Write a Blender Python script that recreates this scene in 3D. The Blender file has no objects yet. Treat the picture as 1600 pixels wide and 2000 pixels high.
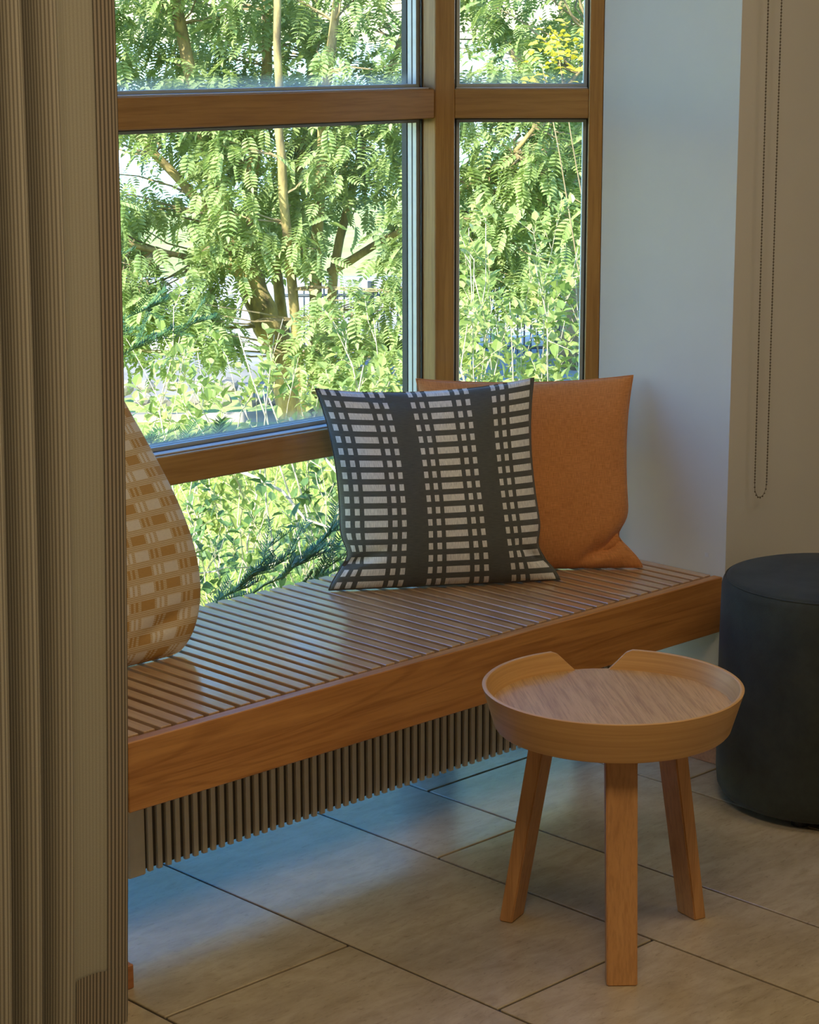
import bpy, bmesh, math, random
import numpy as np
from mathutils import Vector, Matrix, Quaternion, noise as mnoise

R = random.Random(7)
NR = np.random.RandomState(11)
scene = bpy.context.scene
COL = scene.collection

# ------------------------------------------------------------------ camera
CAM = Vector((-3.5678, -2.7178, 1.5421))
YAW, PITCH, ROLL = 0.8002, -0.21816, -0.0024
cam_data = bpy.data.cameras.new('camera')
cam_data.sensor_fit = 'HORIZONTAL'
cam_data.sensor_width = 36.0
cam_data.lens = 4199.9 / 1600.0 * 36.0
cam_data.clip_start, cam_data.clip_end = 0.05, 3000
cam = bpy.data.objects.new('camera', cam_data)
COL.objects.link(cam)
_f = Vector((math.cos(YAW) * math.cos(PITCH), math.sin(YAW) * math.cos(PITCH), math.sin(PITCH)))
_r = Vector((math.sin(YAW), -math.cos(YAW), 0))
_u = _r.cross(_f)
_r2 = _r * math.cos(ROLL) + _u * math.sin(ROLL)
_u2 = -_r * math.sin(ROLL) + _u * math.cos(ROLL)
cam.matrix_world = Matrix(((_r2.x, _u2.x, -_f.x, CAM.x), (_r2.y, _u2.y, -_f.y, CAM.y), (_r2.z, _u2.z, -_f.z, CAM.z), (0, 0, 0, 1)))
scene.camera = cam

# ------------------------------------------------------------------ world, sun, assumed room lamps, exposure
world = bpy.data.worlds.new('sky')
scene.world = world
world.use_nodes = True
wn = world.node_tree
wn.nodes.clear()
w_out = wn.nodes.new('ShaderNodeOutputWorld')
w_bg = wn.nodes.new('ShaderNodeBackground')
w_sky = wn.nodes.new('ShaderNodeTexSky')
w_sky.sky_type = 'NISHITA'
w_sky.sun_disc = False
w_sky.sun_elevation = math.radians(42)
w_sky.sun_rotation = math.radians(250)
w_sky.altitude = 50
w_sky.air_density = 1.0
w_sky.dust_density = 0.6
w_sky.ozone_density = 2.0
w_hsv = wn.nodes.new('ShaderNodeHueSaturation')
w_hsv.inputs['Saturation'].default_value = 1.45
w_hsv.inputs['Hue'].default_value = 0.510
wn.links.new(w_sky.outputs[0], w_hsv.inputs['Color'])
wn.links.new(w_hsv.outputs[0], w_bg.inputs['Color'])
wn.links.new(w_bg.outputs[0], w_out.inputs['Surface'])
w_bg.inputs['Strength'].default_value = 0.86

sun_d = bpy.data.lights.new('sun', 'SUN')
sun_d.energy = 13.5
sun_d.angle = math.radians(0.6)
sun_d.color = (1.0, 0.93, 0.80)
sun = bpy.data.objects.new('sun', sun_d)
COL.objects.link(sun)
sun_to = Vector((-0.80, -0.15, 0.56)).normalized()
sun.rotation_euler = sun_to.to_track_quat('Z', 'Y').to_euler()

def area_light(name, loc, size, power, color):
    d = bpy.data.lights.new(name, 'AREA')
    d.shape = 'DISK'
    d.size = size
    d.energy = power
    d.color = color
    o = bpy.data.objects.new(name, d)
    o.location = loc
    COL.objects.link(o)
    return o
WARM = (1.0, 0.76, 0.50)
ADDED_LAMPS = ((-2.3, -1.7), (-0.35, -1.5))
area_light('assumed_lamp_light', (-2.3, -1.7, 2.66), 0.9, 29, WARM)  # warm room light, assumed; no lamp is in view
area_light('assumed_lamp_light', (-0.35, -1.5, 2.66), 0.9, 10, WARM)  # second assumed light, placed to brighten the pouf top

scene.view_settings.view_transform = 'Standard'
scene.view_settings.look = 'None'
scene.view_settings.exposure = 0.0
scene.view_settings.gamma = 1.0
scene.view_settings.use_curve_mapping = False
scene.cycles.max_bounces = 10
scene.cycles.transparent_max_bounces = 16
scene.cycles.sample_clamp_indirect = 6.0
scene.cycles.caustics_reflective = False
scene.cycles.caustics_refractive = False

# ------------------------------------------------------------------ materials
def new_mat(name):
    m = bpy.data.materials.new(name)
    m.use_nodes = True
    nt = m.node_tree
    b = nt.nodes['Principled BSDF']
    return m, nt, b

def N(nt, kind, **kw):
    n = nt.nodes.new(kind)
    for k, v in kw.items():
        setattr(n, k, v)
    return n

def ramp(nt, src, stops, interp='LINEAR'):
    n = nt.nodes.new('ShaderNodeValToRGB')
    n.color_ramp.interpolation = interp
    el = n.color_ramp.elements
    while len(el) < len(stops):
        el.new(0.5)
    for e, (p, c) in zip(el, stops):
        e.position = p
        e.color = (*c, 1) if len(c) == 3 else c
    if src is not None:
        nt.links.new(src, n.inputs[0])
    return n

def coords(nt, kind='Object', scale=(1, 1, 1), rot=(0, 0, 0), rand=0.0):
    tc = nt.nodes.new('ShaderNodeTexCoord')
    mp = nt.nodes.new('ShaderNodeMapping')
    mp.inputs['Scale'].default_value = scale
    mp.inputs['Rotation'].default_value = rot
    src = tc.outputs[kind]
    if rand:
        oi = nt.nodes.new('ShaderNodeObjectInfo')
        sc = nt.nodes.new('ShaderNodeVectorMath')
        sc.operation = 'ADD'
        ml = nt.nodes.new('ShaderNodeMath')
        ml.operation = 'MULTIPLY'
        ml.inputs[1].default_value = rand
        nt.links.new(oi.outputs['Random'], ml.inputs[0])
        nt.links.new(src, sc.inputs[0])
        nt.links.new(ml.outputs[0], sc.inputs[1])
        src = sc.outputs[0]
    nt.links.new(src, mp.inputs[0])
    return mp.outputs[0]

def noise_node(nt, vec, scale, detail=4, rough=0.55, dist=0.0):
    n = nt.nodes.new('ShaderNodeTexNoise')
    n.inputs['Scale'].default_value = scale
    n.inputs['Detail'].default_value = detail
    n.inputs['Roughness'].default_value = rough
    n.inputs['Distortion'].default_value = dist
    if vec is not None:
        nt.links.new(vec, n.inputs['Vector'])
    return n

def bump(nt, b, height, strength, dist=0.002):
    n = nt.nodes.new('ShaderNodeBump')
    n.inputs['Strength'].default_value = strength
    n.inputs['Distance'].default_value = dist
    nt.links.new(height, n.inputs['Height'])
    nt.links.new(n.outputs[0], b.inputs['Normal'])

def mix_col(nt, fac, a, b, mode='MIX'):
    n = nt.nodes.new('ShaderNodeMix')
    n.data_type = 'RGBA'
    n.blend_type = mode
    for sock, v in ((n.inputs[0], fac), (n.inputs[6], a), (n.inputs[7], b)):
        if isinstance(v, (int, float)):
            sock.default_value = v
        elif isinstance(v, (tuple, list)):
            sock.default_value = (*v, 1)
        else:
            nt.links.new(v, sock)
    return n.outputs[2]

def wood(name, light, dark, axis='x', scale=1.0, rough=0.45, figure=0.0, coat=0.0, grain=1.0):
    """grain runs along axis in object space"""
    m, nt, b = new_mat(name)
    st = {'x': (1, 14, 14), 'y': (14, 1, 14), 'z': (14, 14, 1)}[axis]
    v = coords(nt, 'Object', tuple(s * scale for s in st), rand=7.0)
    n1 = noise_node(nt, v, 2.2, 5, 0.6, 0.35)
    fine = noise_node(nt, coords(nt, 'Object', tuple((s * s / 4 if s > 1 else 2.0) * scale for s in st), rand=3.0), 3.0, 3, 0.6)
    r1 = ramp(nt, n1.outputs[0], [(0.30, dark), (0.68, light)])
    col = r1.outputs[0]
    if figure:
        st2 = {'x': (0.7, 7.0, 7.0), 'y': (6, 1.1, 6), 'z': (6, 6, 1.1)}[axis]
        v2 = coords(nt, 'Object', tuple(s * scale for s in st2), rand=5.0)
        n2 = noise_node(nt, v2, 1.3, 2, 0.5, 0.8)
        wv = N(nt, 'ShaderNodeMath', operation='MULTIPLY')
        wv.inputs[1].default_value = 55.0
        nt.links.new(n2.outputs[0], wv.inputs[0])
        sn = N(nt, 'ShaderNodeMath', operation='SINE')
        nt.links.new(wv.outputs[0], sn.inputs[0])
        rr = ramp(nt, sn.outputs[0], [(0.35, (1, 1, 1)), (1.0, (0.66, 0.58, 0.52))])
        col = mix_col(nt, figure, col, rr.outputs[0], 'MULTIPLY')
    fr = ramp(nt, fine.outputs[0], [(0.36, (0.70, 0.66, 0.62)), (0.55, (1, 1, 1))])
    col = mix_col(nt, 0.6 * grain, col, fr.outputs[0], 'MULTIPLY')
    nt.links.new(col, b.inputs['Base Color'])
    b.inputs['Roughness'].default_value = rough
    b.inputs['Coat Weight'].default_value = coat
    b.inputs['Coat Roughness'].default_value = 0.16
    b.inputs['Coat IOR'].default_value = 1.6
    bump(nt, b, fine.outputs[0], 0.15, 0.001)
    return m

def plaster(name, col, var=0.06, rough=0.85):
    m, nt, b = new_mat(name)
    v = coords(nt, 'Object')
    n1 = noise_node(nt, v, 3.0, 4)
    n2 = noise_node(nt, v, 260.0, 3)
    d = tuple(c * (1 - var) for c in col)
    r1 = ramp(nt, n1.outputs[0], [(0.3, d), (0.7, col)])
    nt.links.new(r1.outputs[0], b.inputs['Base Color'])
    b.inputs['Roughness'].default_value = rough
    bump(nt, b, n2.outputs[0], 0.12, 0.001)
    return m

def plain(name, col, rough=0.5, metal=0.0):
    m, nt, b = new_mat(name)
    n1 = noise_node(nt, coords(nt, 'Object'), 40.0, 3)
    r1 = ramp(nt, n1.outputs[0], [(0.3, tuple(c * 0.9 for c in col)), (0.7, col)])
    nt.links.new(r1.outputs[0], b.inputs['Base Color'])
    b.inputs['Roughness'].default_value = rough
    b.inputs['Metallic'].default_value = metal
    return m

M = {}
M['wall'] = plaster('white_plaster', (0.66, 0.65, 0.61))
M['ceiling'] = plaster('ceiling_white', (0.82, 0.81, 0.78))
M['frame_x'] = wood('pine_frame_along_x', (0.45, 0.245, 0.070), (0.33, 0.165, 0.042), 'x', 1.2, 0.4, coat=0.8)
M['frame_z'] = wood('pine_frame_along_z', (0.45, 0.245, 0.070), (0.33, 0.165, 0.042), 'z', 1.2, 0.4, coat=0.2)
M['board'] = wood('bench_board_wood', (0.58, 0.28, 0.085), (0.43, 0.185, 0.052), 'x', 1.0, 0.36, figure=0.5)
M['slat'] = wood('bench_slat_wood', (0.62, 0.395, 0.21), (0.47, 0.28, 0.14), 'y', 1.1, 0.30, coat=1.0)
M['oak'] = wood('oak_veneer', (0.60, 0.335, 0.135), (0.50, 0.26, 0.095), 'x', 1.6, 0.42, grain=0.9)
M['oak_top'] = wood('oak_veneer_top', (0.63, 0.40, 0.18), (0.48, 0.285, 0.115), 'y', 2.0, 0.48, grain=1.3)
M['oak_leg'] = wood('oak_leg_wood', (0.58, 0.30, 0.11), (0.48, 0.235, 0.08), 'z', 1.3, 0.42)
M['skirting'] = wood('skirting_wood', (0.45, 0.19, 0.07), (0.36, 0.14, 0.05), 'x', 1.0, 0.45)
M['gasket'] = plain('black_rubber_gasket', (0.02, 0.028, 0.03), 0.5)
M['spacer'] = plain('aluminium_spacer', (0.62, 0.66, 0.68), 0.45, 0.3)
M['alu'] = plain('pale_aluminium', (0.66, 0.67, 0.70), 0.35, 0.2)
M['radiator'] = plain('cream_radiator_enamel', (0.74, 0.68, 0.55), 0.5)
M['radiator_dark'] = plain('radiator_core_shade', (0.10, 0.09, 0.075), 0.7)  # core coloured dark to imitate shade in the slots between the ribs
M['steel'] = plain('chain_metal', (0.16, 0.14, 0.11), 0.4, 0.6)
M['black'] = plain('black_plastic', (0.015, 0.015, 0.015), 0.5)

def tile_mat():
    m, nt, b = new_mat('beige_stone_tile')
    v = coords(nt, 'Object', (2.2, 7, 7), rand=9.0)
    v2 = coords(nt, 'Object', (1, 1, 1), rand=4.0)
    n1 = noise_node(nt, v2, 4.5, 6, 0.62, 0.4)
    n2 = noise_node(nt, v, 4.0, 6, 0.7, 0.6)
    n3 = noise_node(nt, v, 22.0, 4, 0.7, 0.4)
    r1 = ramp(nt, n1.outputs[0], [(0.28, (0.39, 0.315, 0.195)), (0.72, (0.56, 0.47, 0.315))])
    r2 = ramp(nt, n2.outputs[0], [(0.30, (0.72, 0.69, 0.65)), (0.58, (1, 1, 1))])
    r3 = ramp(nt, n3.outputs[0], [(0.30, (0.58, 0.56, 0.54)), (0.43, (1, 1, 1))])
    c = mix_col(nt, 0.8, r1.outputs[0], r2.outputs[0], 'MULTIPLY')
    c = mix_col(nt, 0.6, c, r3.outputs[0], 'MULTIPLY')
    nt.links.new(c, b.inputs['Base Color'])
    b.inputs['Roughness'].default_value = 0.24
    b.inputs['IOR'].default_value = 1.6
    bump(nt, b, n3.outputs[0], 0.08, 0.001)
    return m
M['tile'] = tile_mat()
M['grout'] = plain('dark_grout', (0.045, 0.038, 0.030), 0.9)

def glass_mat(film=False):
    m = bpy.data.materials.new('window_glass_dusty' if film else 'window_glass')
    m.use_nodes = True
    nt = m.node_tree
    nt.nodes.clear()
    out = nt.nodes.new('ShaderNodeOutputMaterial')
    tr = nt.nodes.new('ShaderNodeBsdfTransparent')
    tr.inputs['Color'].default_value = (0.97, 0.985, 0.975, 1)
    gl = nt.nodes.new('ShaderNodeBsdfGlossy')
    gl.inputs['Roughness'].default_value = 0.02
    fr = nt.nodes.new('ShaderNodeLayerWeight')
    fr.inputs['Blend'].default_value = 0.5
    p5 = math_n(nt, 'MULTIPLY_ADD', math_n(nt, 'POWER', fr.outputs['Facing'], 5.0), 0.9, 0.02)
    mx = nt.nodes.new('ShaderNodeMixShader')
    nt.links.new(p5, mx.inputs[0])
    nt.links.new(tr.outputs[0], mx.inputs[1])
    nt.links.new(gl.outputs[0], mx.inputs[2])
    res = mx.outputs[0]
    if film:
        # dried water marks and dust along the foot of the pane
        tc = nt.nodes.new('ShaderNodeTexCoord')
        sp = nt.nodes.new('ShaderNodeSeparateXYZ')
        nt.links.new(tc.outputs['Object'], sp.inputs[0])
        nz = noise_node(nt, tc.outputs['Object'], 45.0, 4, 0.7)
        hgt = math_n(nt, 'MULTIPLY_ADD', nz.outputs[0], -0.012, sp.outputs[2])
        rr = ramp(nt, math_n(nt, 'MULTIPLY', hgt, 20.0), [(0.0, (0.40, 0.40, 0.40)), (0.6, (0, 0, 0))])
        tl = nt.nodes.new('ShaderNodeBsdfTranslucent')
        tl.inputs['Color'].default_value = (0.62, 0.70, 0.66, 1)
        df = nt.nodes.new('ShaderNodeBsdfDiffuse')
        df.inputs['Color'].default_value = (0.6, 0.66, 0.62, 1)
        m1 = nt.nodes.new('ShaderNodeMixShader')
        m1.inputs[0].default_value = 0.5
        nt.links.new(tl.outputs[0], m1.inputs[1])
        nt.links.new(df.outputs[0], m1.inputs[2])
        m2 = nt.nodes.new('ShaderNodeMixShader')
        nt.links.new(rr.outputs[0], m2.inputs[0])
        nt.links.new(res, m2.inputs[1])
        nt.links.new(m1.outputs[0], m2.inputs[2])
        res = m2.outputs[0]
    nt.links.new(res, out.inputs['Surface'])
    return m

def weave(nt, b, scale=900.0, strength=0.25):
    tc = nt.nodes.new('ShaderNodeTexCoord')
    w1 = nt.nodes.new('ShaderNodeTexWave')
    w1.bands_direction = 'X'
    w1.inputs['Scale'].default_value = scale
    w2 = nt.nodes.new('ShaderNodeTexWave')
    w2.bands_direction = 'Y'
    w2.inputs['Scale'].default_value = scale
    nt.links.new(tc.outputs['UV'], w1.inputs[0])
    nt.links.new(tc.outputs['UV'], w2.inputs[0])
    ad = N(nt, 'ShaderNodeMath', operation='ADD')
    nt.links.new(w1.outputs[1], ad.inputs[0])
    nt.links.new(w2.outputs[1], ad.inputs[1])
    bump(nt, b, ad.outputs[0], strength, 0.0006)
    return ad.outputs[0]

def uv_xy(nt):
    tc = nt.nodes.new('ShaderNodeTexCoord')
    sp = nt.nodes.new('ShaderNodeSeparateXYZ')
    nt.links.new(tc.outputs['UV'], sp.inputs[0])
    return sp.outputs[0], sp.outputs[1]

def math_n(nt, op, a, b=None, c=None):
    n = nt.nodes.new('ShaderNodeMath')
    n.operation = op
    for i, v in enumerate((a, b, c)):
        if v is None:
            continue
        if isinstance(v, (int, float)):
            n.inputs[i].default_value = v
        else:
            nt.links.new(v, n.inputs[i])
    return n.outputs[0]

M['glass'] = glass_mat()
M['glass_film'] = glass_mat(True)

def window_fn(nt, x, lo, hi):
    return math_n(nt, 'MULTIPLY', math_n(nt, 'GREATER_THAN', x, lo), math_n(nt, 'LESS_THAN', x, hi))

def dark_cushion_mat():
    m, nt, b = new_mat('charcoal_cushion_fabric')
    u, v = uv_xy(nt)                       # 0..1 over 0.5 m
    W, P, K = 0.50, 0.1925, 1.085
    s = math_n(nt, 'MULTIPLY', math_n(nt, 'SUBTRACT', u, 0.5), W)
    g = math_n(nt, 'MULTIPLY', math_n(nt, 'FRACT', math_n(nt, 'DIVIDE', math_n(nt, 'ADD', s, 0.048 + 3 * P), P)), P)
    cols = None
    for lo, hi in ((0, .0095), (.0190, .0290), (.0385, .0885), (.0985, .1090), (.1190, .1290)):
        w = window_fn(nt, g, lo * K, hi * K)
        cols = w if cols is None else math_n(nt, 'ADD', cols, w)
    r = math_n(nt, 'FRACT', math_n(nt, 'ADD', math_n(nt, 'MULTIPLY', v, 16.6), 0.1))
    rows = window_fn(nt, r, 0.22, 0.76)
    mask = math_n(nt, 'MULTIPLY', cols, rows)
    fine = noise_node(nt, coords(nt, 'UV', (420, 30, 1)), 1.0, 2)
    lt = ramp(nt, fine.outputs[0], [(0.33, (0.52, 0.54, 0.55)), (0.60, (0.84, 0.85, 0.84))])
    fd = noise_node(nt, coords(nt, 'UV', (30, 300, 1)), 1.0, 3)
    dk = ramp(nt, fd.outputs[0], [(0.3, (0.066, 0.074, 0.070)), (0.7, (0.105, 0.112, 0.104))])
    c = mix_col(nt, mask, dk.outputs[0], lt.outputs[0])
    nt.links.new(c, b.inputs['Base Color'])
    b.inputs['Roughness'].default_value = 0.8
    b.inputs['Sheen Weight'].default_value = 0.15
    weave(nt, b, 60.0, 0.12)
    return m

def orange_mat():
    m, nt, b = new_mat('terracotta_linen')
    f1 = noise_node(nt, coords(nt, 'UV', (25, 320, 1)), 1.0, 3)
    f2 = noise_node(nt, coords(nt, 'UV', (320, 25, 1)), 1.0, 3)
    f3 = noise_node(nt, coords(nt, 'UV', (4, 4, 1)), 1.0, 3)
    a = math_n(nt, 'MULTIPLY', math_n(nt, 'ADD', f1.outputs[0], f2.outputs[0]), 0.5)
    r1 = ramp(nt, a, [(0.36, (0.47, 0.180, 0.048)), (0.62, (0.72, 0.305, 0.095))])
    c = mix_col(nt, 0.25, r1.outputs[0], ramp(nt, f3.outputs[0], [(0.3, (0.75, 0.75, 0.75)), (0.7, (1, 1, 1))]).outputs[0], 'MULTIPLY')
    nt.links.new(c, b.inputs['Base Color'])
    b.inputs['Roughness'].default_value = 0.85
    b.inputs['Sheen Weight'].default_value = 0.15
    weave(nt, b, 70.0, 0.15)
    return m

def ochre_mat():
    m, nt, b = new_mat('ochre_woven_fabric')
    u, v = uv_xy(nt)
    rv = math_n(nt, 'MULTIPLY', v, 16.5)
    row = math_n(nt, 'FLOOR', rv)
    r = math_n(nt, 'FRACT', rv)
    cu = math_n(nt, 'MULTIPLY', u, 7.5)
    cell = math_n(nt, 'FLOOR', cu)
    cx = math_n(nt, 'FRACT', cu)
    par = math_n(nt, 'MODULO', math_n(nt, 'ADD', math_n(nt, 'ADD', row, cell), 0.01), 2.0)
    par = math_n(nt, 'GREATER_THAN', par, 0.9)
    block = window_fn(nt, cx, 0.04, 0.56)
    sq = math_n(nt, 'ADD', window_fn(nt, cx, 0.64, 0.74), window_fn(nt, cx, 0.82, 0.92))
    inrow = window_fn(nt, r, 0.0, 0.60)
    lines = math_n(nt, 'GREATER_THAN', math_n(nt, 'FRACT', math_n(nt, 'MULTIPLY', r, 9.0)), 0.5)
    gold, cream, tan = (0.50, 0.29, 0.085), (0.74, 0.67, 0.56), (0.47, 0.33, 0.16)
    base = mix_col(nt, lines, (0.52, 0.35, 0.14), (0.70, 0.58, 0.40))
    blk = mix_col(nt, par, gold, cream)
    blk2 = mix_col(nt, par, cream, gold)
    c = mix_col(nt, math_n(nt, 'MULTIPLY', block, inrow), base, blk)
    c = mix_col(nt, math_n(nt, 'MULTIPLY', sq, inrow), c, blk2)
    f1 = noise_node(nt, coords(nt, 'UV', (60, 500, 1)), 1.0, 2)
    c = mix_col(nt, 0.5, c, ramp(nt, f1.outputs[0], [(0.3, (0.75, 0.75, 0.75)), (0.6, (1, 1, 1))]).outputs[0], 'MULTIPLY')
    nt.links.new(c, b.inputs['Base Color'])
    b.inputs['Roughness'].default_value = 0.75
    weave(nt, b, 60.0, 0.12)
    return m

def curtain_mat(name, contrast, light=(0.45, 0.42, 0.32), dark=(0.085, 0.072, 0.05), width=0.5):
    """u is metres across the cloth: thin dark woven stripes every 7 mm"""
    m, nt, b = new_mat(name)
    u, v = uv_xy(nt)
    ph = math_n(nt, 'FRACT', math_n(nt, 'DIVIDE', u, 0.0062))
    tri = math_n(nt, 'ABSOLUTE', math_n(nt, 'SUBTRACT', ph, 0.5))
    rs = ramp(nt, tri, [(0.16 * width * 2, (1, 1, 1)), (0.16 * width * 2 + 0.12, (0, 0, 0))])
    mk = math_n(nt, 'MULTIPLY', rs.outputs[0], contrast)
    f1 = noise_node(nt, coords(nt, 'UV', (900, 500, 1)), 1.0, 2)
    lt = ramp(nt, f1.outputs[0], [(0.3, tuple(c * 0.86 for c in light)), (0.7, light)])
    c = mix_col(nt, mk, lt.outputs[0], dark)
    nt.links.new(c, b.inputs['Base Color'])
    b.inputs['Roughness'].default_value = 0.85
    bump(nt, b, tri, 0.25 * contrast + 0.05, 0.001)
    return m
M['dark_cushion'] = dark_cushion_mat()
M['orange'] = orange_mat()
M['ochre'] = ochre_mat()
M['curtain'] = curtain_mat('striped_curtain_cloth', 0.60)
M['curtain_panel'] = curtain_mat('pale_curtain_back', 0.16, (0.40, 0.38, 0.285))
M['curtain_hem'] = curtain_mat('doubled_curtain_hem', 0.92, (0.34, 0.29, 0.21))

def felt():
    m, nt, b = new_mat('dark_teal_wool_felt')
    v = coords(nt, 'Object')
    n1 = noise_node(nt, v, 14.0, 5, 0.7)
    n2 = noise_node(nt, v, 420.0, 2)
    r1 = ramp(nt, n1.outputs[0], [(0.3, (0.022, 0.028, 0.022)), (0.72, (0.042, 0.050, 0.038))])
    nt.links.new(r1.outputs[0], b.inputs['Base Color'])
    b.inputs['Roughness'].default_value = 0.95
    b.inputs['Sheen Weight'].default_value = 0.06
    b.inputs['Sheen Roughness'].default_value = 0.5
    bump(nt, b, n2.outputs[0], 0.35, 0.001)
    return m
M['felt'] = felt()

def leaf_mat(name, c1, c2, trans=0.45, rough=0.45, by_island=True):
    m = bpy.data.materials.new(name)
    m.use_nodes = True
    nt = m.node_tree
    b = nt.nodes['Principled BSDF']
    out = nt.nodes['Material Output']
    geo = nt.nodes.new('ShaderNodeNewGeometry')
    oi = nt.nodes.new('ShaderNodeObjectInfo')
    rnd = math_n(nt, 'FRACT', math_n(nt, 'ADD', geo.outputs['Random Per Island'], oi.outputs['Random']))
    rr = ramp(nt, rnd, [(0.0, c1), (1.0, c2)])
    nt.links.new(rr.outputs[0], b.inputs['Base Color'])
    b.inputs['Roughness'].default_value = rough
    tl = nt.nodes.new('ShaderNodeBsdfTranslucent')
    br = mix_col(nt, 1.0, rr.outputs[0], (1.15, 1.12, 0.75), 'MULTIPLY')
    nt.links.new(br, tl.inputs['Color'])
    mx = nt.nodes.new('ShaderNodeMixShader')
    mx.inputs[0].default_value = trans
    nt.links.new(b.outputs[0], mx.inputs[1])
    nt.links.new(tl.outputs[0], mx.inputs[2])
    nt.links.new(mx.outputs[0], out.inputs['Surface'])
    return m
M['rowan'] = leaf_mat('rowan_leaf', (0.27, 0.38, 0.13), (0.47, 0.55, 0.26), 0.45)
M['birch'] = leaf_mat('pale_tree_leaf', (0.27, 0.38, 0.13), (0.50, 0.58, 0.26), 0.48)
M['shrub'] = leaf_mat('shrub_leaf', (0.22, 0.32, 0.08), (0.48, 0.54, 0.20), 0.40, 0.35)
M['shaded_shrub'] = leaf_mat('shaded_shrub_leaf', (0.07, 0.15, 0.045), (0.17, 0.28, 0.08), 0.3, 0.4)  # low shrub: the building's shade is put into the leaf colour
M['yellow'] = leaf_mat('yellow_blossom', (0.75, 0.60, 0.05), (0.90, 0.78, 0.12), 0.4)
M['yew'] = leaf_mat('yew_needle', (0.035, 0.10, 0.04), (0.09, 0.19, 0.06), 0.15, 0.4)
M['grass'] = leaf_mat('grass_blade', (0.35, 0.50, 0.10), (0.62, 0.68, 0.22), 0.45)

def bark(name, c1, c2, sc=18.0):
    m, nt, b = new_mat(name)
    n1 = noise_node(nt, coords(nt, 'Object', (1, 1, 0.35)), sc, 5, 0.65)
    r1 = ramp(nt, n1.outputs[0], [(0.32, c1), (0.68, c2)])
    nt.links.new(r1.outputs[0], b.inputs['Base Color'])
    b.inputs['Roughness'].default_value = 0.85
    bump(nt, b, n1.outputs[0], 0.5, 0.01)
    return m
M['bark'] = bark('rowan_bark', (0.14, 0.105, 0.055), (0.56, 0.43, 0.17))
M['twig'] = bark('brown_twig', (0.20, 0.15, 0.08), (0.36, 0.28, 0.15), 30)
M['pale_twig'] = bark('pale_dry_twig', (0.42, 0.35, 0.24), (0.70, 0.62, 0.46), 30)

def lawn_mat():
    m, nt, b = new_mat('sunlit_lawn')
    n1 = noise_node(nt, coords(nt, 'Object'), 2.5, 5, 0.6)
    n2 = noise_node(nt, coords(nt, 'Object'), 60.0, 4, 0.7)
    r1 = ramp(nt, n1.outputs[0], [(0.3, (0.34, 0.44, 0.09)), (0.7, (0.62, 0.63, 0.22))])
    r2 = ramp(nt, n2.outputs[0], [(0.3, (0.5, 0.55, 0.4)), (0.6, (1, 1, 1))])
    c = mix_col(nt, 0.6, r1.outputs[0], r2.outputs[0], 'MULTIPLY')
    nt.links.new(c, b.inputs['Base Color'])
    b.inputs['Roughness'].default_value = 0.9
    bump(nt, b, n2.outputs[0], 0.6, 0.02)
    return m
M['lawn'] = lawn_mat()
M['gravel'] = plaster('pale_gravel', (0.62, 0.56, 0.48), 0.25)
M['rock'] = plaster('grey_rock', (0.40, 0.36, 0.31), 0.5)
M['concrete'] = plaster('pale_concrete', (0.60, 0.56, 0.50), 0.15)
def water_mat():
    m, nt, b = new_mat('pale_water')
    b.inputs['Base Color'].default_value = (0.30, 0.42, 0.48, 1)
    b.inputs['Roughness'].default_value = 0.18
    n = noise_node(nt, coords(nt, 'Object'), 3.0, 4)
    bump(nt, b, n.outputs[0], 0.3, 0.05)
    return m
M['water'] = water_mat()
M['fence'] = plain('dark_fence_paint', (0.06, 0.075, 0.085), 0.6)

# ------------------------------------------------------------------ mesh helpers
def link(o, parent=None):
    COL.objects.link(o)
    if parent is not None:
        o.parent = parent
    return o

def mesh_obj(name, verts, faces, mat, parent=None, smooth=False, uvs=None, loc=None):
    me = bpy.data.meshes.new(name)
    me.from_pydata([tuple(v) for v in verts], [], [tuple(f) for f in faces])
    if uvs is not None:
        lay = me.uv_layers.new(name='UVMap')
        li = np.empty(len(me.loops), dtype=np.int32)
        me.loops.foreach_get('vertex_index', li)
        lay.data.foreach_set('uv', np.asarray(uvs, dtype=np.float32)[li].ravel())
    if smooth:
        me.polygons.foreach_set('use_smooth', [True] * len(me.polygons))
    me.materials.append(mat)
    me.update()
    o = bpy.data.objects.new(name, me)
    if loc is not None:
        o.location = loc
    return link(o, parent)

def bm_obj(name, bm, mat, parent=None, smooth=False):
    me = bpy.data.meshes.new(name)
    bm.to_mesh(me)
    bm.free()
    if smooth:
        me.polygons.foreach_set('use_smooth', [True] * len(me.polygons))
    me.materials.append(mat)
    return link(bpy.data.objects.new(name, me), parent)

def box_mesh(name, size, bev=0.0, mat=None, seg=1):
    """box with its min corner at the origin"""
    bm = bmesh.new()
    bmesh.ops.create_cube(bm, size=1.0)
    for v in bm.verts:
        v.co = Vector(((v.co.x + 0.5) * size[0], (v.co.y + 0.5) * size[1], (v.co.z + 0.5) * size[2]))
    if bev:
        bmesh.ops.bevel(bm, geom=bm.edges[:], offset=bev, segments=seg, affect='EDGES', profile=0.5)
    me = bpy.data.meshes.new(name)
    bm.to_mesh(me)
    bm.free()
    if mat:
        me.materials.append(mat)
    return me

def box(name, lo, hi, mat, parent=None, bev=0.0, seg=1):
    lo, hi = Vector(lo), Vector(hi)
    me = box_mesh(name, hi - lo, bev, mat, seg)
    o = bpy.data.objects.new(name, me)
    o.location = lo
    return link(o, parent)

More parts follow.
